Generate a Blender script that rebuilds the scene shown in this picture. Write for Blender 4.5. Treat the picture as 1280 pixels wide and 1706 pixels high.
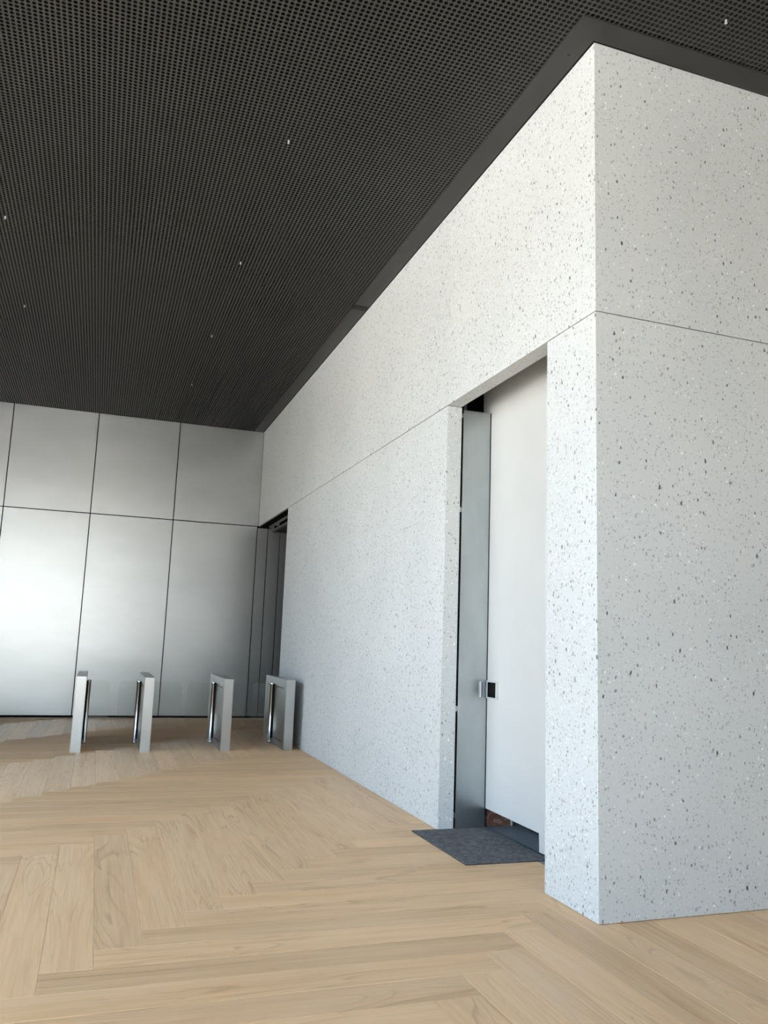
import bpy, bmesh, math, random
import numpy as np
from mathutils import Matrix, Vector

for o in list(bpy.data.objects):
    bpy.data.objects.remove(o)
random.seed(7)
SC = bpy.context.scene
COL = SC.collection

# ------------------------------------------------------------------ camera
cam_d = bpy.data.cameras.new('camera')
cam = bpy.data.objects.new('camera', cam_d)
COL.objects.link(cam)
CP = Vector((-2.9182, -4.3527, 1.6))
RX = Vector((0.9431975, -0.3303074, 0.0357134))
RY = Vector((0.0848951, 0.1356914, -0.9871072))      # image down
RZ = Vector((0.3212028, 0.9340690, 0.1560252))       # forward
m3 = Matrix((RX, -RY, -RZ)).transposed()
cam.matrix_world = Matrix.Translation(CP) @ m3.to_4x4()
cam_d.sensor_fit = 'VERTICAL'
cam_d.sensor_height = 36.0
cam_d.sensor_width = 27.0
cam_d.lens = 1353.4555 / 1706 * 36.0
cam_d.clip_start = 0.05
cam_d.clip_end = 500
SC.camera = cam
FPX = 1353.4555

# ------------------------------------------------------------------ sky, sun, exposure
w = bpy.data.worlds.new('world')
SC.world = w
w.use_nodes = True
wn = w.node_tree
wn.nodes.clear()
wo = wn.nodes.new('ShaderNodeOutputWorld')
wb = wn.nodes.new('ShaderNodeBackground')
sk = wn.nodes.new('ShaderNodeTexSky')
sk.sky_type = 'NISHITA'
sk.sun_disc = False
sk.sun_elevation = math.radians(48)
sk.sun_rotation = math.radians(60)
sk.air_density = 1.0
sk.dust_density = 5.0
sk.ozone_density = 1.0
wb.inputs['Strength'].default_value = 0.36
hz = wn.nodes.new('ShaderNodeHueSaturation')      # thin summer haze: a paler sky all round
hz.inputs['Saturation'].default_value = 0.75
wn.links.new(sk.outputs[0], hz.inputs['Color'])
wn.links.new(hz.outputs[0], wb.inputs[0])
wn.links.new(wb.outputs[0], wo.inputs[0])

sd = bpy.data.lights.new('sun', 'SUN')
sd.energy = 6.4
sd.angle = math.radians(0.6)
sd.color = (1.0, 0.955, 0.895)
sun = bpy.data.objects.new('sun', sd)
COL.objects.link(sun)
sun.rotation_euler = Vector((-0.62, -0.30, -0.74)).to_track_quat('-Z', 'Y').to_euler()

SC.view_settings.view_transform = 'Standard'
SC.view_settings.look = 'None'
SC.view_settings.gamma = 1.0
SC.view_settings.use_curve_mapping = False
SC.view_settings.exposure = 2.87

# ------------------------------------------------------------------ key dimensions (metres)
H = 5.76        # ceiling
HJ = 3.79       # horizontal joint / top of the openings
D = 11.946      # far metal wall
PY1, PY2 = 0.6154, 2.4062   # doorway in the long wall
NY = 9.19       # niche at the far end of the long wall
XL = -8.0       # glazed facade on the left
YN = -7.2      # wall behind the viewer
XR = 4.6        # wall on the right

# ------------------------------------------------------------------ material helpers
def mat(name):
    m = bpy.data.materials.new(name)
    m.use_nodes = True
    nt = m.node_tree
    b = nt.nodes['Principled BSDF']
    return m, nt, b
def N(nt, t, **kw):
    n = nt.nodes.new(t)
    for k, v in kw.items():
        setattr(n, k, v)
    return n
def val(nt, op, a, b=None, c=None, clamp=False):
    n = nt.nodes.new('ShaderNodeMath'); n.operation = op; n.use_clamp = clamp
    for i, x in enumerate((a, b, c)):
        if x is None: continue
        if isinstance(x, (int, float)): n.inputs[i].default_value = x
        else: nt.links.new(x, n.inputs[i])
    return n.outputs[0]
def mixc(nt, f, a, b, blend='MIX'):
    n = nt.nodes.new('ShaderNodeMix'); n.data_type = 'RGBA'; n.blend_type = blend
    for sock, x in ((n.inputs[0], f), (n.inputs[6], a), (n.inputs[7], b)):
        if isinstance(x, (int, float)): sock.default_value = x
        elif isinstance(x, tuple): sock.default_value = (x[0], x[1], x[2], 1)
        else: nt.links.new(x, sock)
    return n.outputs[2]
def ramp(nt, fac, stops):
    n = nt.nodes.new('ShaderNodeValToRGB')
    e = n.color_ramp.elements
    while len(e) < len(stops): e.new(0.5)
    for k, (p, c) in enumerate(stops):
        e[k].position = p
        e[k].color = (c, c, c, 1) if isinstance(c, (int, float)) else (c[0], c[1], c[2], 1)
    nt.links.new(fac, n.inputs[0])
    return n.outputs[0]
def noise(nt, vec, scale, detail=2, rough=0.5, dist=0.0):
    n = nt.nodes.new('ShaderNodeTexNoise')
    n.inputs['Scale'].default_value = scale
    n.inputs['Detail'].default_value = detail
    n.inputs['Roughness'].default_value = rough
    n.inputs['Distortion'].default_value = dist
    nt.links.new(vec, n.inputs['Vector'])
    return n
def mapping(nt, vec, scale=(1, 1, 1), loc=(0, 0, 0)):
    n = nt.nodes.new('ShaderNodeMapping')
    n.inputs['Scale'].default_value = scale
    n.inputs['Location'].default_value = loc
    nt.links.new(vec, n.inputs['Vector'])
    return n.outputs[0]
def bump(nt, b, h, strength, dist=0.002):
    n = nt.nodes.new('ShaderNodeBump')
    n.inputs['Strength'].default_value = strength
    n.inputs['Distance'].default_value = dist
    nt.links.new(h, n.inputs['Height'])
    nt.links.new(n.outputs[0], b.inputs['Normal'])
def plain(name, col, rough=0.5, metal=0.0, spec=0.5, var=0.06, scale=6.0):
    m, nt, b = mat(name)
    g = N(nt, 'ShaderNodeNewGeometry')
    n = noise(nt, g.outputs['Position'], scale, 3)
    c = ramp(nt, n.outputs[0], [(0.3, tuple(x * (1 - var) for x in col)), (0.7, tuple(min(1, x * (1 + var)) for x in col))])
    nt.links.new(c, b.inputs['Base Color'])
    b.inputs['Roughness'].default_value = rough
    b.inputs['Metallic'].default_value = metal
    b.inputs['Specular IOR Level'].default_value = spec
    return m

# --- terrazzo: pale grey cement with grey, dark and white stone chips
def make_terrazzo():
    m, nt, b = mat('terrazzo')
    g = N(nt, 'ShaderNodeNewGeometry')
    pos = g.outputs['Position']
    big = noise(nt, pos, 0.9, 3)
    col = ramp(nt, big.outputs[0], [(0.3, (0.565, 0.575, 0.57)), (0.7, (0.62, 0.625, 0.615))])
    fine = noise(nt, pos, 60, 2)
    col = mixc(nt, 0.10, col, ramp(nt, fine.outputs[0], [(0.3, 0.42), (0.7, 0.8)]))
    def layer(col, scale, off, pick, rmin, rmax, c0, c1, squash):
        p = mapping(nt, pos, squash, off)
        dn = noise(nt, p, scale * 1.3, 1)
        vm = N(nt, 'ShaderNodeVectorMath', operation='MULTIPLY_ADD')
        nt.links.new(dn.outputs['Color'], vm.inputs[0])
        vm.inputs[1].default_value = (0.55 / scale,) * 3
        nt.links.new(p, vm.inputs[2])
        v = N(nt, 'ShaderNodeTexVoronoi'); v.inputs['Scale'].default_value = scale
        nt.links.new(vm.outputs[0], v.inputs['Vector'])
        s = N(nt, 'ShaderNodeSeparateColor'); nt.links.new(v.outputs['Color'], s.inputs[0])
        sel = val(nt, 'LESS_THAN', s.outputs[0], pick)
        rad = val(nt, 'MULTIPLY_ADD', s.outputs[1], rmax - rmin, rmin)
        d = val(nt, 'SUBTRACT', rad, v.outputs['Distance'])
        d = val(nt, 'MULTIPLY', d, 14.0, clamp=True)
        f = val(nt, 'MULTIPLY', d, sel)
        tone = val(nt, 'POWER', s.outputs[2], 0.6)
        cc = mixc(nt, tone, c0, c1)
        return mixc(nt, f, col, cc)
    col = layer(col, 58, (3.1, 1.7, 0.4), 0.40, 0.18, 0.44, (0.35, 0.35, 0.34), (0.52, 0.52, 0.51), (1, 1, 1))
    col = layer(col, 50, (0.3, 5.7, 2.4), 0.20, 0.16, 0.42, (0.70, 0.70, 0.69), (0.80, 0.80, 0.79), (1, 1, 0.9))
    col = layer(col, 40, (7.3, 2.2, 9.1), 0.26, 0.14, 0.40, (0.20, 0.20, 0.195), (0.45, 0.45, 0.44), (1.15, 1.15, 0.8))
    col = layer(col, 31, (1.9, 8.4, 5.5), 0.17, 0.12, 0.38, (0.13, 0.13, 0.13), (0.43, 0.43, 0.42), (1.2, 1.2, 0.8))
    col = layer(col, 28, (4.9, 0.4, 3.3), 0.09, 0.16, 0.38, (0.72, 0.72, 0.71), (0.82, 0.82, 0.81), (1.1, 1.1, 0.9))
    col = layer(col, 21, (6.6, 3.4, 1.5), 0.030, 0.16, 0.32, (0.05, 0.05, 0.052), (0.16, 0.16, 0.16), (1.4, 1.4, 0.8))
    nt.links.new(col, b.inputs['Base Color'])
    b.inputs['Roughness'].default_value = 0.5
    b.inputs['Specular IOR Level'].default_value = 0.35
    bump(nt, b, fine.outputs[0], 0.08, 0.001)
    return m

# --- pale oak
def make_oak():
    m, nt, b = mat('pale_oak')
    tc = N(nt, 'ShaderNodeTexCoord')
    oi = N(nt, 'ShaderNodeObjectInfo')
    rv = N(nt, 'ShaderNodeVectorMath', operation='MULTIPLY_ADD')
    cx = N(nt, 'ShaderNodeCombineXYZ')
    for k in range(3): nt.links.new(oi.outputs['Random'], cx.inputs[k])
    nt.links.new(cx.outputs[0], rv.inputs[0])
    rv.inputs[1].default_value = (137.0, 59.0, 83.0)
    nt.links.new(tc.outputs['Object'], rv.inputs[2])
    p = rv.outputs[0]
    fine = noise(nt, mapping(nt, p, (2.2, 60, 30)), 1.0, 4, 0.65)
    mid = noise(nt, mapping(nt, p, (0.7, 9, 9)), 1.0, 3, 0.6, 0.6)
    # cathedral figure: contour lines of a stretched noise
    fig = noise(nt, mapping(nt, p, (0.38, 4.2, 4.2)), 1.0, 2, 0.45, 0.9)
    lines = val(nt, 'FRACT', val(nt, 'MULTIPLY', fig.outputs[0], 13.0))
    lines = ramp(nt, lines, [(0.0, 0.35), (0.12, 1.0), (0.82, 0.9), (1.0, 0.45)])
    patch = noise(nt, mapping(nt, p, (0.9, 3.0, 3.0), (5, 2, 8)), 1.0, 2)
    base = ramp(nt, mid.outputs[0], [(0.25, (0.84, 0.53, 0.285)), (0.5, (0.92, 0.605, 0.34)), (0.75, (0.95, 0.66, 0.40))])
    pk = ramp(nt, patch.outputs[0], [(0.40, 0.0), (0.60, 1.0)])
    dark = mixc(nt, 1.0, base, (0.66, 0.58, 0.51), 'MULTIPLY')
    lf = val(nt, 'MULTIPLY', val(nt, 'SUBTRACT', 1.0, lines), pk)
    c = mixc(nt, lf, base, dark)
    ff = ramp(nt, fine.outputs[0], [(0.3, 0.92), (0.6, 1.03)])
    c = mixc(nt, 1.0, c, ff, 'MULTIPLY')
    # plank-to-plank tone
    t = ramp(nt, oi.outputs['Random'], [(0.0, (0.90, 0.88, 0.84)), (0.25, (1.02, 1.005, 0.98)), (0.5, (0.95, 0.93, 0.90)), (0.75, (1.07, 1.05, 1.01)), (1.0, (0.99, 0.95, 0.89))])
    c = mixc(nt, 1.0, c, t, 'MULTIPLY')
    nt.links.new(c, b.inputs['Base Color'])
    r = ramp(nt, fine.outputs[0], [(0.3, 0.50), (0.7, 0.42)])
    nt.links.new(r, b.inputs['Roughness'])
    b.inputs['Specular IOR Level'].default_value = 0.42
    b.inputs['Anisotropic'].default_value = 0.75
    vt = N(nt, 'ShaderNodeVectorTransform', vector_type='VECTOR', convert_from='OBJECT', convert_to='WORLD')
    vt.inputs[0].default_value = (0, 1, 0)          # smoother along the fibres than across
    nt.links.new(vt.outputs[0], b.inputs['Tangent'])
    bump(nt, b, fine.outputs[0], 0.10, 0.001)
    return m

def make_steel(name, col, rough, nscale=(0.6, 0.6, 1.4), var=0.05, rvar=0.05):
    m, nt, b = mat(name)
    g = N(nt, 'ShaderNodeNewGeometry')
    p = mapping(nt, g.outputs['Position'], nscale)
    n = noise(nt, p, 1.3, 4, 0.6)
    f = noise(nt, g.outputs['Position'], 180, 2)
    c = ramp(nt, n.outputs[0], [(0.3, tuple(x * (1 - var) for x in col)), (0.7, tuple(x * (1 + var) for x in col))])
    nt.links.new(c, b.inputs['Base Color'])
    r = val(nt, 'MULTIPLY_ADD', n.outputs[0], rvar * 2, rough - rvar)
    r = val(nt, 'MULTIPLY_ADD', f.outputs[0], 0.03, r)
    nt.links.new(r, b.inputs['Roughness'])
    b.inputs['Metallic'].default_value = 1.0
    return m

def make_glass(name, tint, gloss=0.09):
    m = bpy.data.materials.new(name); m.use_nodes = True
    nt = m.node_tree; nt.nodes.clear()
    o = N(nt, 'ShaderNodeOutputMaterial')
    t = N(nt, 'ShaderNodeBsdfTransparent'); t.inputs[0].default_value = (*tint, 1)
    gl = N(nt, 'ShaderNodeBsdfGlossy'); gl.inputs['Roughness'].default_value = 0.02
    fr = N(nt, 'ShaderNodeFresnel'); fr.inputs[0].default_value = 1.5
    mx = N(nt, 'ShaderNodeMixShader')
    gm = N(nt, 'ShaderNodeNewGeometry')       # reflect on the outer faces only, no false total reflection inside the pane
    nt.links.new(val(nt, 'MULTIPLY', fr.outputs[0], val(nt, 'SUBTRACT', 1.0, gm.outputs['Backfacing'])), mx.inputs[0]); nt.links.new(t.outputs[0], mx.inputs[1]); nt.links.new(gl.outputs[0], mx.inputs[2])
    nt.links.new(mx.outputs[0], o.inputs[0])
    return m

def make_mat_felt():
    m, nt, b = mat('charcoal_felt')
    g = N(nt, 'ShaderNodeNewGeometry')
    n1 = noise(nt, g.outputs['Position'], 24, 5, 0.75, 1.0)
    n2 = noise(nt, g.outputs['Position'], 220, 2)
    c = ramp(nt, n1.outputs[0], [(0.36, (0.095, 0.095, 0.10)), (0.49, (0.165, 0.163, 0.166)), (0.58, (0.25, 0.236, 0.23)), (0.68, (0.42, 0.40, 0.375))])
    c = mixc(nt, 0.30, c, ramp(nt, n2.outputs[0], [(0.3, (0.03, 0.03, 0.035)), (0.75, (0.17, 0.17, 0.18))]))
    nt.links.new(c, b.inputs['Base Color'])
    b.inputs['Roughness'].default_value = 0.95
    b.inputs['Specular IOR Level'].default_value = 0.1
    bump(nt, b, n2.outputs[0], 0.8, 0.003)
    return m

def make_brown_board():
    m, nt, b = mat('brown_board')
    g = N(nt, 'ShaderNodeNewGeometry')
    n1 = noise(nt, g.outputs['Position'], 9, 3, 0.6, 1.2)
    n2 = noise(nt, g.outputs['Position'], 45, 3)
    c = ramp(nt, n1.outputs[0], [(0.35, (0.16, 0.045, 0.025)), (0.54, (0.20, 0.075, 0.045)), (0.6, (0.38, 0.33, 0.28)), (0.66, (0.19, 0.07, 0.045))])
    c = mixc(nt, 0.25, c, ramp(nt, n2.outputs[0], [(0.35, (0.06, 0.03, 0.02)), (0.7, (0.30, 0.2, 0.15))]))
    nt.links.new(c, b.inputs['Base Color'])
    b.inputs['Roughness'].default_value = 0.6
    return m

M = {}
M['terrazzo'] = make_terrazzo()
M['oak'] = make_oak()
M['panel_steel'] = make_steel('blasted_steel', (0.415, 0.42, 0.42), 0.32, rvar=0.02)
M['jamb_steel'] = make_steel('galvanised_steel', (0.47, 0.50, 0.505), 0.34, (3, 3, 1.2), 0.08)
M['satin'] = make_steel('satin_aluminium', (0.46, 0.46, 0.455), 0.33)
M['inset'] = make_steel('polished_inset', (0.34, 0.34, 0.33), 0.27)
M['chrome'] = make_steel('polished_tube', (0.66, 0.66, 0.65), 0.16)
M['ceil'] = plain('dark_painted_metal', (0.052, 0.0495, 0.0445), 0.55, 0.0, 0.35, 0.05, 1.2)
M['trim'] = plain('dark_trim_paint', (0.036, 0.0355, 0.033), 0.5, 0.0, 0.4, 0.05, 1.5)
M['trim_dark'] = plain('dark_cover_paint', (0.026, 0.0255, 0.024), 0.6, 0.0, 0.15)
M['head_brown'] = plain('dark_brown_head', (0.035, 0.026, 0.021), 0.6, 0.0, 0.3)
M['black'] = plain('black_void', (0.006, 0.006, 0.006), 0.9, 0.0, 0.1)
M['white'] = plain('white_paint', (0.58, 0.575, 0.56), 0.45, 0.0, 0.4, 0.015, 2.0)
M['plaster'] = plain('pale_plaster', (0.60, 0.60, 0.59), 0.8)
M['felt'] = make_mat_felt()
M['felt_edge'] = plain('rubber_edge', (0.022, 0.022, 0.023), 0.7)
M['brown'] = make_brown_board()
M['greysheet'] = make_steel('grey_sheet', (0.30, 0.34, 0.38), 0.45)
M['darkfloor'] = plain('dark_screed', (0.10, 0.12, 0.135), 0.7)
M['screed'] = plain('grey_screed', (0.22, 0.25, 0.27), 0.6)
M['glass'] = make_glass('clear_glass', (0.95, 0.962, 0.956))
M['edge'] = plain('polished_glass_edge', (0.62, 0.70, 0.68), 0.15, 0.0, 0.8)
M['pane'] = make_glass('window_glass', (0.92, 0.94, 0.93))
M['pane_tint'] = make_glass('dimming_glass', (0.84, 0.86, 0.85))  # darker tint added to weaken the daylight from the left facade
M['mullion'] = plain('dark_mullion', (0.05, 0.05, 0.05), 0.4, 0.6)
M['paving'] = plain('sunlit_paving', (0.46, 0.445, 0.422), 0.9)

# ------------------------------------------------------------------ mesh helpers
def link(name, me, m, parent=None):
    o = bpy.data.objects.new(name, me)
    COL.objects.link(o)
    if m is not None and len(me.materials) == 0:
        me.materials.append(m)
    if parent is not None:
        o.parent = parent
    return o
def bm_box(bm, lo, hi):
    v = [bm.verts.new((x, y, z)) for z in (lo[2], hi[2]) for y in (lo[1], hi[1]) for x in (lo[0], hi[0])]
    for f in ((0, 2, 3, 1), (4, 5, 7, 6), (0, 1, 5, 4), (2, 6, 7, 3), (0, 4, 6, 2), (1, 3, 7, 5)):
        bm.faces.new([v[i] for i in f])
def finish(bm, name, m, parent=None, bev=0.0, smooth=False, seg=1):
    if bev > 0:
        bmesh.ops.bevel(bm, geom=list(bm.edges), offset=bev, segments=seg, affect='EDGES', profile=0.6)
    bmesh.ops.recalc_face_normals(bm, faces=bm.faces)
    me = bpy.data.meshes.new(name)
    bm.to_mesh(me); bm.free()
    if smooth:
        for p in me.polygons: p.use_smooth = True
    return link(name, me, m, parent)
def box(name, lo, hi, m, parent=None, bev=0.0, seg=1):
    """box with its origin at the centre of its base (relative to parent's origin)"""
    c = Vector(((lo[0] + hi[0]) / 2, (lo[1] + hi[1]) / 2, lo[2]))
    bm = bmesh.new()
    bm_box(bm, Vector(lo) - c, Vector(hi) - c)
    o = finish(bm, name, m, parent, bev, False, seg)
    o.location = c
    return o
def boxes(name, lst, m, parent=None):
    bm = bmesh.new()
    for lo, hi in lst: bm_box(bm, lo, hi)
    return finish(bm, name, m, parent)
def lathe(name, prof, m, parent=None, seg=20, smooth=True):
    """profile of (radius, z) turned round z"""
    bm = bmesh.new()
    rings = []
    for r, z in prof:
        rings.append([bm.verts.new((r * math.cos(2 * math.pi * k / seg), r * math.sin(2 * math.pi * k / seg), z)) for k in range(seg)])
    for a, b in zip(rings, rings[1:]):
        for k in range(seg):
            bm.faces.new((a[k], a[(k + 1) % seg], b[(k + 1) % seg], b[k]))
    bm.faces.new(rings[0][::-1]); bm.faces.new(rings[-1])
    o = finish(bm, name, m, parent)
    if smooth:
        for p in o.data.polygons: p.use_smooth = len(p.vertices) == 4
    return o
def empty(name, loc=(0, 0, 0)):
    o = bpy.data.objects.new(name, None)
    COL.objects.link(o)
    o.location = loc
    o.empty_display_size = 0.1
    return o
def tag(o, label=None, cat=None, group=None, kind=None):
    if label: o['label'] = label
    if cat: o['category'] = cat
    if group: o['group'] = group
    if kind: o['kind'] = kind
    return o
def project(x, y, z):
    d = Vector((x, y, z)) - CP
    zz = d.dot(RZ)
    if zz < 0.1: return None
    return 640 + FPX * d.dot(RX) / zz, 853 + FPX * d.dot(RY) / zz

# ------------------------------------------------------------------ floor: slab + herringbone oak planks
floor = box('floor', (XL, YN, -0.30), (XR, D + 0.3, -0.018), M['darkfloor'])
tag(floor, 'pale oak herringbone plank floor running to the steel wall', 'floor', kind='structure')
WP, NP = 0.2435, 10
LP = WP * NP
GX, GY = -3.04, -0.215        # a seam crossing of the pattern
GAP = 0.0004
def plank_mesh(x0, x1, y0, y1):
    """plank with its top at z=0, chamfered; coordinates local"""
    bm = bmesh.new()
    c = 0.0018
    x0 += GAP; x1 -= GAP; y0 += GAP; y1 -= GAP
    r0 = [bm.verts.new(p) for p in ((x0, y0, -0.016), (x1, y0, -0.016), (x1, y1, -0.016), (x0, y1, -0.016))]
    r1 = [bm.verts.new(p) for p in ((x0, y0, -c), (x1, y0, -c), (x1, y1, -c), (x0, y1, -c))]
    r2 = [bm.verts.new(p) for p in ((x0 + c, y0 + c, 0), (x1 - c, y0 + c, 0), (x1 - c, y1 - c, 0), (x0 + c, y1 - c, 0))]
    for a, b in ((r0, r1), (r1, r2)):
        for k in range(4):
            bm.faces.new((a[k], a[(k + 1) % 4], b[(k + 1) % 4], b[k]))
    bm.faces.new(r2)
    bm.faces.new(r0[::-1])
    me = bpy.data.meshes.new('plank'); bm.to_mesh(me); bm.free()
    me.materials.append(M['oak'])
    return me
full = plank_mesh(-LP / 2, LP / 2, -WP / 2, WP / 2)
rest = bmesh.new()
def clip(x0, x1, y0, y1):
    x0 = max(x0, XL); y0 = max(y0, YN); y1 = min(y1, D - 0.002); x1 = min(x1, XR)
    if y0 > 0.0: x1 = min(x1, 0.36)
    elif y1 > 0.05 and x1 > 0.30: y1 = 0.05
    return x0, x1, y0, y1
planks = []
for i in range(-30, 40):
    for mrep in range(-4, 5):
        j = i + 20 * mrep
        # plank along y: right edge GX + i*WP, bottom GY + j*WP
        planks.append((GX + (i - 1) * WP, GX + i * WP, GY + j * WP, GY + (j + NP) * WP, True))
for j in range(-45, 55):
    for mrep in range(-4, 5):
        i = j - 19 + 20 * mrep
        planks.append((GX + (i - 1) * WP, GX + (i - 1 + NP) * WP, GY + j * WP, GY + (j + 1) * WP, False))
nvis = 0
for (a0, a1, b0, b1, along_y) in planks:
    x0, x1, y0, y1 = clip(a0, a1, b0, b1)
    if x1 - x0 < 0.01 or y1 - y0 < 0.01: continue
    vis = False
    for fx in np.linspace(x0, x1, 9):
        for fy in np.linspace(y0, y1, 9):
            q = project(fx, fy, 0)
            if q and -260 < q[0] < 1500 and 1100 < q[1] < 1900: vis = True
    if vis and nvis < 300:
        nvis += 1
        cx, cy = (a0 + a1) / 2, (b0 + b1) / 2
        if (x0, x1, y0, y1) == (a0, a1, b0, b1):
            me = full
        else:
            l = (y0 - cy, y1 - cy) if along_y else (x0 - cx, x1 - cx)
            t = (cx - x1, cx - x0) if along_y else (y0 - cy, y1 - cy)
            me = plank_mesh(l[0], l[1], t[0], t[1])
        o = link('plank', me, None, floor)
        o.location = (cx, cy, 0.30)
        o.location = Vector((cx, cy, 0)) - floor.location
        if along_y: o.rotation_euler = (0, 0, math.pi / 2)
    else:
        bm_box(rest, (x0 + GAP, y0 + GAP, -0.016), (x1 - GAP, y1 - GAP, 0))
ro = finish(rest, 'plank_field', M['oak'], floor)
ro.location = -floor.location
ro['kind'] = 'stuff'

# ------------------------------------------------------------------ ceiling: perforated dark metal panels
ceiling = box('ceiling', (XL - 0.3, YN - 0.3, H + 0.22), (XR + 0.3, D + 0.6, H + 0.45), M['black'])
tag(ceiling, 'dark perforated metal ceiling over the lobby', 'ceiling', kind='structure')
X0C, Y0C = -0.206, -0.19
PIT = (D - Y0C) / 320.0
NXC, NYC = 32, 64
PWX, PWY = PIT * NXC, PIT * NYC
def perforated():
    R, T, SEG = 0.0146, 0.006, 8
    verts, faces = [], []
    nx, ny = NXC, NYC
    # shared lattice of corner and mid points
    lat = {}
    def lv(a, b):
        if (a, b) not in lat:
            lat[(a, b)] = len(verts)
            verts.append((a * PIT / 2, b * PIT / 2, 0.0))
        return lat[(a, b)]
    ring = [(2, 1), (2, 2), (1, 2), (0, 2), (0, 1), (0, 0), (1, 0), (2, 0)]
    for i in range(nx):
        for j in range(ny):
            out = [lv(2 * i + a, 2 * j + b) for a, b in ring]
            s = len(verts)
            cx, cy = (i + 0.5) * PIT, (j + 0.5) * PIT
            for z in (0.0, T):
                for k in range(SEG):
                    an = 2 * math.pi * k / SEG
                    verts.append((cx + R * math.cos(an), cy + R * math.sin(an), z))
            for k in range(SEG):
                k2 = (k + 1) % SEG
                faces.append((out[k], s + k, s + k2, out[k2]))
                faces.append((s + k, s + SEG + k, s + SEG + k2, s + k2))
    me = bpy.data.meshes.new('ceiling_panel')
    me.from_pydata(verts, [], faces)
    me.materials.append(M['ceil'])
    me.materials.append(M['black'])
    me.polygons.foreach_set('material_index', [k % 2 for k in range(len(faces))])   # dark bore of each hole
    return me
pm = perforated()
for i in range(-8, 4):
    for j in range(-4, 5):
        if i >= 0 and j >= 0: continue
        x, y = X0C + i * PWX, Y0C + j * PWY
        if x + PWX < XL - 0.6 or y + PWY < YN - 0.6: continue
        o = link('ceiling_panel', pm, None, ceiling)
        o.location = Vector((x, y, H)) - ceiling.location
# flat trim band round the terrazzo block
tz0, tz1 = H - 0.006, H + 0.03
trim = empty('trim_1', (0, 0, H))
tag(trim, 'flat dark metal band edging the ceiling along the terrazzo walls', 'trim', kind='structure')
def tbox(name, lo, hi, m): return box(name, Vector(lo) - trim.location, Vector(hi) - trim.location, m, trim)
SG = 0.018      # shadow gap to the wall
TX = X0C + 0.002
for a, b in ((-0.19, 4.958), (5.092, 11.03), (11.036, D - 0.004)):
    tbox('trim_strip', (TX, a, tz0), (-SG, b, tz1), M['trim'])
tbox('cover_plate', (TX + 0.004, 4.96, tz0 - 0.004), (-SG, 5.09, tz1), M['trim_dark'])
tbox('trim_strip', (-SG, -0.19, tz0), (XR, -SG, tz1), M['trim'])
tbox('screw_hole', (-0.108, 0.158, tz0 - 0.0008), (-0.096, 0.17, tz0 + 0.001), M['black'])

# ------------------------------------------------------------------ terrazzo block
JG = 0.0034     # half joint
def mitred(parent, pts, z0, z1):
    bm = bmesh.new()
    c = parent.location
    a = [bm.verts.new((x - c.x, y - c.y, z0)) for x, y in pts]
    b = [bm.verts.new((x - c.x, y - c.y, z1)) for x, y in pts]
    bm.faces.new(a[::-1]); bm.faces.new(b)
    for k in range(4): bm.faces.new((a[k], a[(k + 1) % 4], b[(k + 1) % 4], b[k]))
    return finish(bm, 'terrazzo_panel', M['terrazzo'], parent, 0.0012)
def terr(name_parent, lst):
    for lo, hi in lst:
        box('terrazzo_panel', Vector(lo) - name_parent.location, Vector(hi) - name_parent.location, M['terrazzo'], name_parent, 0.0018)
wall_r = empty('wall_right', (0, D / 2, 0))
tag(wall_r, 'long pale terrazzo wall with doorway, right of the turnstiles', 'wall', kind='structure')
T = 0.145
ZB = 0.003
ysl = [PY2, 6.95, NY]
lst = []
mitred(wall_r, [(0, 0), (T, T), (T, PY1), (0, PY1)], ZB, HJ - JG)
mitred(wall_r, [(0, 0), (T, T), (T, PY1 - 0.0014), (0, PY1 - 0.0014)], HJ + JG, H - 0.001)
for a, b in zip(ysl, ysl[1:]):
    lst.append(((0, a + (0.001 if a > 3 else 0), ZB), (T, b - (0.001 if b < 9 else 0), HJ - JG)))
ysu = [PY1, PY2, 6.95, NY, D - 0.012]
for k, (a, b) in enumerate(zip(ysu, ysu[1:])):
    lst.append(((0, a + 0.0014, HJ + JG), (0.04 if a > 9 else T, b - 0.0014, H - 0.001)))
terr(wall_r, lst)
# dark backing behind the joints
def rbox(name, lo, hi, m): return box(name, Vector(lo) - wall_r.location, Vector(hi) - wall_r.location, m, wall_r)
rbox('backing', (T + 0.004, PY2 + 0.14, 0.0), (T + 0.05, NY, H), M['black'])
rbox('backing', (T + 0.004, 0.16, HJ + 0.45), (T + 0.05, PY2 + 0.14, H), M['black'])
rbox('backing', (0.05, NY, HJ + 0.02), (T + 0.05, D - 0.002, H), M['black'])
wall_f = empty('wall_front', (2.3, 0, 0))
tag(wall_f, 'terrazzo end wall with a horizontal joint, nearest the viewer', 'wall', kind='structure')
for z0, z1 in ((ZB, HJ - JG), (HJ + JG, H - 0.001)):
    mitred(wall_f, [(0, 0), (XR, 0), (XR, T), (T, T)], z0, z1)
box('backing', Vector((T + 0.05, T + 0.004, 0)) - wall_f.location, Vector((XR, T + 0.05, H)) - wall_f.location, M['black'], wall_f)

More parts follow.
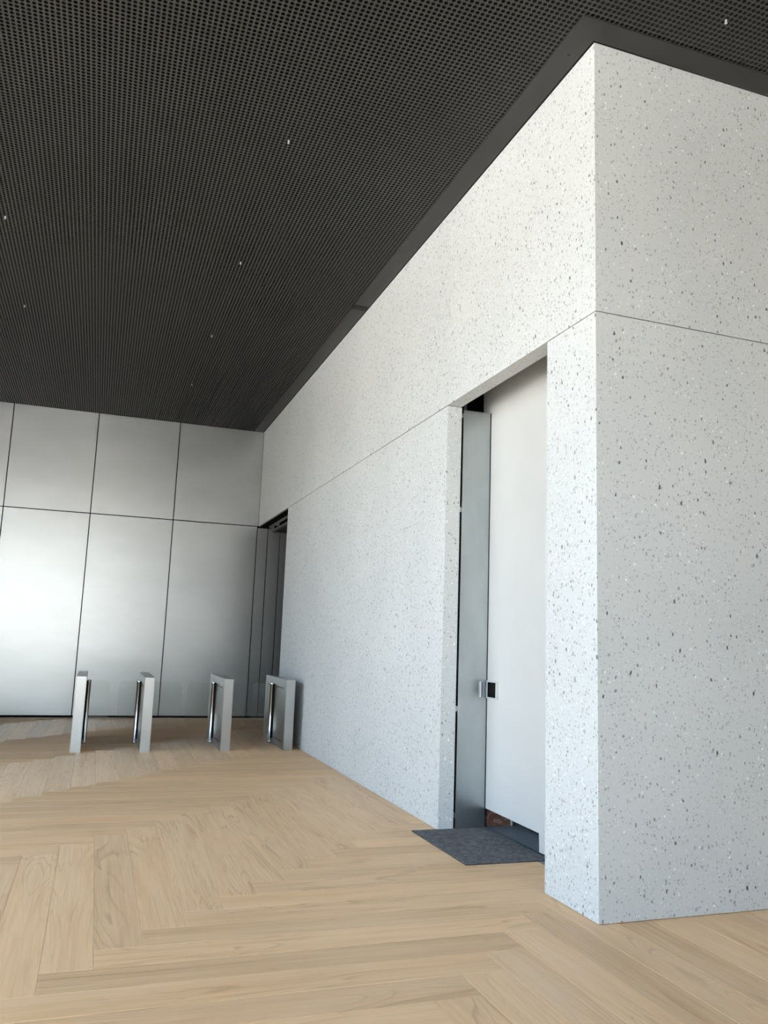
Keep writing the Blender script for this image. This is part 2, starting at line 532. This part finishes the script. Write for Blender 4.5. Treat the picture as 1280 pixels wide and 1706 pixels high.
# ------------------------------------------------------------------ far metal wall
wall_b = empty('wall_far', (-3, D, 0))
tag(wall_b, 'far wall of large brushed steel panels behind the turnstiles', 'wall', kind='structure')
def bbox(name, lo, hi, m, bev=0.0): return box(name, Vector(lo) - wall_b.location, Vector(hi) - wall_b.location, m, wall_b, bev)
bbox('backing', (XL - 0.3, D + 0.03, 0), (3.0, D + 0.28, H + 0.2), M['black'])
xs = [-0.018, -1.686, -3.225, -4.74, -6.27, -7.8, XL - 0.1]
g = 0.0075
for a, b in zip(xs, xs[1:]):
    bbox('steel_panel', (b + g, D, 0.04), (a - g, D + 0.026, HJ - g), M['panel_steel'], 0.002)
    hi_x = a - g if a < -0.1 else -0.004
    bbox('steel_panel', (b + g, D, HJ + g), (hi_x, D + 0.026, H - 0.003), M['panel_steel'], 0.002)
for a, b in ((-0.018, 0.203), (0.203, 0.458), (0.458, 0.95), (0.95, 1.7)):
    bbox('steel_panel', (a + g, D, 0.04), (b - g, D + 0.026, HJ - 0.03), M['panel_steel'], 0.002)

# niche beside the far wall: dark lining, track and door head
niche = empty('wall_niche', (0.8, 10.6, 0))
tag(niche, 'dark lined recess at the far end of the terrazzo wall', 'recess', kind='structure')
def nbox(name, lo, hi, m): return box(name, Vector(lo) - niche.location, Vector(hi) - niche.location, m, niche)
nbox('lining', (1.7, NY - 0.4, 0), (1.75, D + 0.03, HJ + 0.08), M['black'])
nbox('lining', (T + 0.06, NY - 0.05, 0), (1.7, NY - 0.002, HJ + 0.08), M['greysheet'])
nbox('head_lining', (T + 0.06, NY, HJ + 0.04), (1.7, D - 0.002, HJ + 0.08), M['black'])
nbox('head_panel', (0.36, NY, 3.70), (1.7, D - 0.03, 3.73), M['head_brown'])
nbox('track_rail', (0.16, NY, 3.735), (0.19, D - 0.30, 3.775), M['inset'])
nbox('track_rail', (0.27, NY, 3.69), (0.33, D - 0.10, 3.74), M['trim'])
nbox('track_hanger', (0.20, 11.05, 3.72), (0.25, 11.12, 3.79), M['satin'])
nbox('track_hanger', (0.20, 11.55, 3.72), (0.25, 11.62, 3.79), M['satin'])
nfl = box('floor_niche', (0.36, 0.2, -0.017), (1.75, D, -0.001), M['screed'])
tag(nfl, 'dark bare floor inside the terrazzo block', 'floor', kind='structure')

# ------------------------------------------------------------------ doorway: white recessed leaf, steel jamb strip, latch
door = empty('door_1', (0.45, 1.5, 0))
tag(door, 'tall white recessed door with steel jamb strip in the terrazzo doorway', 'door', kind='structure')
PX = 0.462
def dbox(name, lo, hi, m, bev=0.0, parent=None):
    base = door.location if parent is None else door.location + parent.location
    return box(name, Vector(lo) - base, Vector(hi) - base, m, parent or door, bev)
# the leaf: notched sheet with a foot at the near end
def leaf():
    bm = bmesh.new()
    pts = [(0.20, 0.022), (1.49, 0.022), (1.49, 0.165), (2.60, 0.165), (2.60, 4.20), (0.20, 4.20)]
    c = door.location
    a = [bm.verts.new((PX - c.x, y - c.y, z)) for y, z in pts]
    b = [bm.verts.new((PX + 0.045 - c.x, y - c.y, z)) for y, z in pts]
    bm.faces.new(a); bm.faces.new(b[::-1])
    for k in range(len(pts)):
        bm.faces.new((a[k], b[k], b[(k + 1) % 6], a[(k + 1) % 6]))
    return finish(bm, 'door_leaf', M['white'], door, 0.003)
leaf()
js = dbox('jamb_strip', (0.176, 2.430, 0.002), (PX - 0.006, 2.455, 3.775), M['jamb_steel'], 0.0015)
js['label'] = 'tall galvanised steel strip beside the white door'
dbox('strip_return', (PX - 0.0055, 2.424, 0.002), (PX - 0.001, 2.455, 3.775), M['trim_dark'])
for z in (3.70, 2.80, 1.00, 0.09):
    dbox('clip', (0.15, 2.44, z), (0.178, 2.452, z + 0.045), M['satin'])
# latch: polished box with screws, white framed slot
lt = dbox('latch', (0.395, 2.414, 1.128), (0.470, 2.4295, 1.262), M['greysheet'], 0.004)
lt['label'] = 'small chrome latch on the steel strip'
lb = door.location + lt.location
def lbox(name, lo, hi, m, bev=0.0): return box(name, Vector(lo) - lb, Vector(hi) - lb, m, lt, bev)
lbox('edge_strip', (0.388, 2.411, 1.126), (0.396, 2.4295, 1.264), M['white'], 0.001)
for z in (1.146, 1.244):
    lbox('screw', (0.446, 2.4115, z - 0.006), (0.456, 2.4145, z + 0.006), M['white'], 0.001)
yy0, yy1 = 2.222, 2.405
for lo, hi in (((0.440, yy0, 1.264), (PX, yy1, 1.274)), ((0.440, yy0, 1.122), (PX, yy1, 1.132)), ((0.440, yy0 - 0.012, 1.122), (PX, yy0, 1.274))):
    lbox('slot_frame', lo, hi, M['white'], 0.001)
lbox('slot', (0.452, yy0, 1.132), (PX, yy1 - 0.005, 1.264), M['black'])
lbox('slot_edge', (0.436, yy1 - 0.03, 1.130), (0.444, yy1, 1.266), M['satin'], 0.001)

# space behind the door
shaft = empty('wall_inner', (1.6, 1.6, 0))
tag(shaft, 'dark unfinished space behind the white door', 'void', kind='structure')
def sbox(name, lo, hi, m): return box(name, Vector(lo) - shaft.location, Vector(hi) - shaft.location, m, shaft)
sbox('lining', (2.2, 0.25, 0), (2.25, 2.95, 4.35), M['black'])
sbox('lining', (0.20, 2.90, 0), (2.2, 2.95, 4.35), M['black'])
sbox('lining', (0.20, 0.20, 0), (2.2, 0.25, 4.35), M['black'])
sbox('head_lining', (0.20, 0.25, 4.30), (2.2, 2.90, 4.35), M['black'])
sbox('stud', (0.30, 2.70, 3.6), (0.33, 2.74, 4.3), M['greysheet'])
bd = box('brown_board', (0.500, 2.47, 0.0), (0.735, 2.50, 0.55), M['brown'], None, 0.002)
tag(bd, 'dusty red-brown board glimpsed under the raised door edge', 'board')
gp = empty('steel_upright', (0.80, 2.50, 0))
tag(gp, 'grey sheet steel upright with pale edge beside the brown board', 'upright')
box('sheet', (-0.048, -0.03, 0.0), (0.24, 0.0, 0.60), M['greysheet'], gp)
box('pale_edge', (-0.062, -0.04, 0.0), (-0.048, 0.0, 0.60), M['white'], gp)
cl = box('cable_tray', (0.80, 2.05, 0.0), (1.02, 2.22, 0.11), M['trim_dark'], None, 0.004)
tag(cl, 'dark cable tray end in the gap under the white door', 'tray')
sl = box('sill_angle', (0.452, 1.30, 0.0), (0.468, 2.42, 0.012), M['greysheet'], None, 0.001)
tag(sl, 'thin grey steel sill strip along the back of the mat', 'sill')

# floor mat
fm = empty('floor_mat', (0.10, 1.88, 0))
tag(fm, 'charcoal felt mat lying in the terrazzo doorway', 'mat')
def felt_top():
    bm = bmesh.new()
    pts = [(-0.232, 1.334), (0.448, 1.326), (0.450, 2.424), (-0.240, 2.414)]
    a = [bm.verts.new((x - 0.10, y - 1.88, 0.0006)) for x, y in pts]
    b = [bm.verts.new((x - 0.10, y - 1.88, 0.0045)) for x, y in pts]
    for k in range(4): bm.faces.new((a[k], a[(k + 1) % 4], b[(k + 1) % 4], b[k]))
    bm.faces.new(b); bm.faces.new(a[::-1])
    e = finish(bm, 'rubber_base', M['felt_edge'], fm)
    bm = bmesh.new()
    s = [(0.985 * (x - 0.10), 0.99 * (y - 1.88)) for x, y in pts]
    a = [bm.verts.new((x, y, 0.0045)) for x, y in s]
    b = [bm.verts.new((x, y, 0.0095)) for x, y in s]
    for k in range(4): bm.faces.new((a[k], a[(k + 1) % 4], b[(k + 1) % 4], b[k]))
    bm.faces.new(b); bm.faces.new(a[::-1])
    finish(bm, 'felt_top', M['felt'], fm)
felt_top()

# ------------------------------------------------------------------ turnstiles
TY0, TY1, TH, TW = 7.372, 8.885, 0.985, 0.130
TYP = 8.25 - TY0
def turnstile(x, left, right, wl, wr, label):
    """x: left face; wl / wr: reach of the glass wing on either side"""
    r = empty('turnstile', (x + TW / 2, TY0, 0))
    tag(r, label, 'turnstile', 'turnstiles in front of the steel wall')
    L = TY1 - TY0
    hw = TW / 2
    box('body', (-hw + 0.006, 0.0, 0.0), (hw - 0.006, L, TH), M['satin'], r, 0.002)
    for s in (-1, 1):
        # raised border round an inset mirror panel
        xo, xi = s * hw, s * (hw - 0.006)
        lo, hi = min(xo, xi), max(xo, xi)
        sf = empty('side_frame') if False else None
        bm = bmesh.new()
        bm_box(bm, (lo, 0.0, TH - 0.10), (hi, L, TH))
        bm_box(bm, (lo, 0.0, 0.0), (hi, L, 0.075))
        bm_box(bm, (lo, 0.0, 0.075), (hi, 0.07, TH - 0.10))
        bm_box(bm, (lo, L - 0.07, 0.075), (hi, L, TH - 0.10))
        fr = finish(bm, 'side_frame', M['satin'], r)
        xo2 = s * (hw - 0.002)
        lo2, hi2 = min(xo2, xi), max(xo2, xi)
        has = left if s < 0 else right
        for a, b in ((0.074, TYP - 0.075), (TYP + 0.075, L - 0.074)):
            pn = box('side_panel', (lo2, a, 0.079), (hi2, b, TH - 0.104), M['inset'], r)
            for z in (0.105, TH - 0.135):
                e0, e1 = (s * (hw - 0.0012), s * (hw - 0.0019))
                box('slot', Vector((min(e0, e1), a + 0.10, z)) - pn.location, Vector((max(e0, e1), b - 0.12, z + 0.008)) - pn.location, M['black'], pn)
        # well behind the post
        box('post_recess', (lo2, TYP - 0.07, 0.03), (hi2, TYP + 0.07, TH - 0.104), M['trim_dark'], r)
        if has:
            cx = s * (hw + 0.030)
            p = lathe('post', [(0.033, 0.012), (0.033, 0.030), (0.030, 0.034), (0.030, 0.860), (0.033, 0.864), (0.033, 0.888), (0.029, 0.895)], M['chrome'], r)
            p.location = (cx, TYP, 0)
            lathe('foot_ring', [(0.037, 0.0), (0.037, 0.012)], M['satin'], p)
            box('bracket', (min(s * hw, cx), TYP - 0.02, 0.40), (max(s * hw, cx), TYP + 0.02, 0.47), M['trim_dark'], r)
            reach = wl if s < 0 else wr
            xg0, xg1 = cx + s * 0.031, cx + s * reach
            # rounded glass wing
            bm = bmesh.new()
            rad = 0.07
            z0, z1 = 0.24, 0.885
            pts = [(xg0, z0), (xg0, z1)]
            for q in range(7):
                an = math.pi / 2 * q / 6
                pts.append((xg1 - s * rad + s * rad * math.sin(an), z1 - rad + rad * math.cos(an)))
            for q in range(7):
                an = math.pi / 2 * q / 6
                pts.append((xg1 - s * rad + s * rad * math.cos(an), z0 + rad - rad * math.sin(an)))
            n = len(pts)
            f0 = [bm.verts.new((u, TYP - 0.005, v)) for u, v in pts]
            f1 = [bm.verts.new((u, TYP + 0.005, v)) for u, v in pts]
            bm.faces.new(f0); bm.faces.new(f1[::-1])
            gw = finish(bm, 'glass_wing', M['glass'], r)
            bm = bmesh.new()
            f0 = [bm.verts.new((u, TYP - 0.005, v)) for u, v in pts]
            f1 = [bm.verts.new((u, TYP + 0.005, v)) for u, v in pts]
            for q in range(1, n - 1):
                bm.faces.new((f0[q], f1[q], f1[(q + 1) % n], f0[(q + 1) % n]))
            finish(bm, 'polished_edge', M['edge'], gw)
    return r
turnstile(-3.120, False, True, 0.0, 0.285, 'narrow grey metal turnstile standing furthest left, its post on the right side')
turnstile(-2.240, True, True, 0.275, 0.42, 'second grey turnstile from the left, between the two paired lanes')
turnstile(-1.163, True, True, 0.375, 0.29, 'grey turnstile left of the one against the terrazzo wall, its mirror side showing')
turnstile(-0.273, True, False, 0.29, 0.0, 'grey turnstile standing right against the terrazzo wall')

# ------------------------------------------------------------------ sprinkler heads in the ceiling
def sprinkler(x, y, label):
    r = empty('sprinkler_head', (x, y, H))
    tag(r, label, 'sprinkler', 'sprinkler heads in the ceiling grid')
    s = lathe('stem', [(0.005, -0.016), (0.007, -0.008), (0.009, 0.004)], M['white'], r, 12)
    lathe('deflector', [(0.003, -0.024), (0.010, -0.022), (0.010, -0.019), (0.005, -0.015)], M['white'], r, 12)
for x, y, l in ((0.693, -0.493, 'tiny bright sprinkler head above the near terrazzo end wall, top right'),
                (-1.734, 1.932, 'tiny bright sprinkler head nearest the viewer in the middle ceiling row'),
                (-1.738, 4.375, 'tiny bright sprinkler head second along the middle ceiling row'),
                (-1.740, 6.821, 'tiny bright sprinkler head third along the middle ceiling row'),
                (-1.753, 9.254, 'tiny bright sprinkler head in the middle row closest to the steel wall'),
                (-4.166, 4.321, 'tiny bright sprinkler head at the left edge, the nearer of two'),
                (-4.171, 6.771, 'tiny bright sprinkler head at the left edge, the farther of two')):
    sprinkler(x, y, l)

# ------------------------------------------------------------------ rest of the room (out of frame): facade glazing, end walls, ground outside
def glazed(name, axis, c, a, b, sill, head, n, label, pm='pane'):
    """glazed facade along y (axis 'x' constant) or along x"""
    r = empty(name, (c, (a + b) / 2, 0) if axis == 'x' else ((a + b) / 2, c, 0))
    tag(r, label, 'window', kind='structure')
    def bx(nm, u0, u1, d0, d1, z0, z1, m):
        lo = (c + d0, u0, z0) if axis == 'x' else (u0, c + d0, z0)
        hi = (c + d1, u1, z1) if axis == 'x' else (u1, c + d1, z1)
        return box(nm, Vector(lo) - r.location, Vector(hi) - r.location, m, r)
    for k in range(n + 1):
        u = a + (b - a) * k / n
        bx('mullion', u - 0.03, u + 0.03, -0.09, 0.06, sill, head, M['mullion'])
    bx('bottom_rail', a, b, -0.06, 0.06, sill, sill + 0.06, M['mullion'])
    bx('top_rail', a, b, -0.06, 0.06, head - 0.06, head, M['mullion'])
    for k in range(n):
        u0 = a + (b - a) * k / n + 0.03
        u1 = a + (b - a) * (k + 1) / n - 0.03
        bx('pane', u0, u1, -0.006, 0.006, sill + 0.06, head - 0.06, M[pm])
glazed('window_1', 'x', XL - 0.12, YN, 6.2, 0.0, H - 0.05, 8, 'tall glazed facade on the left of the lobby', 'pane_tint')
glazed('window_2', 'y', YN - 0.12, XL, -1.8, 0.0, H - 0.05, 4, 'tall glazed facade behind the viewer')
def wbox(name, lo, hi, m, label):
    return tag(box(name, lo, hi, m), label, 'wall', kind='structure')
wbox('wall_left', (XL - 0.25, 6.2, 0), (XL, D + 0.028, H + 0.2), M['plaster'], 'plain pale wall closing the left side of the lobby')
wbox('wall_near', (-1.8, YN - 0.25, 0), (XR, YN, H + 0.2), M['plaster'], 'plain pale wall behind the viewer')
wbox('wall_side', (XR, YN - 0.25, 0), (XR + 0.25, 0.2, H + 0.2), M['plaster'], 'plain pale wall closing the right side of the lobby')
gr = box('ground', (-2500, -2500, -0.6), (2500, 2500, -0.31), M['paving'])
tag(gr, 'pale sunlit paving outside the lobby', 'ground', kind='structure')
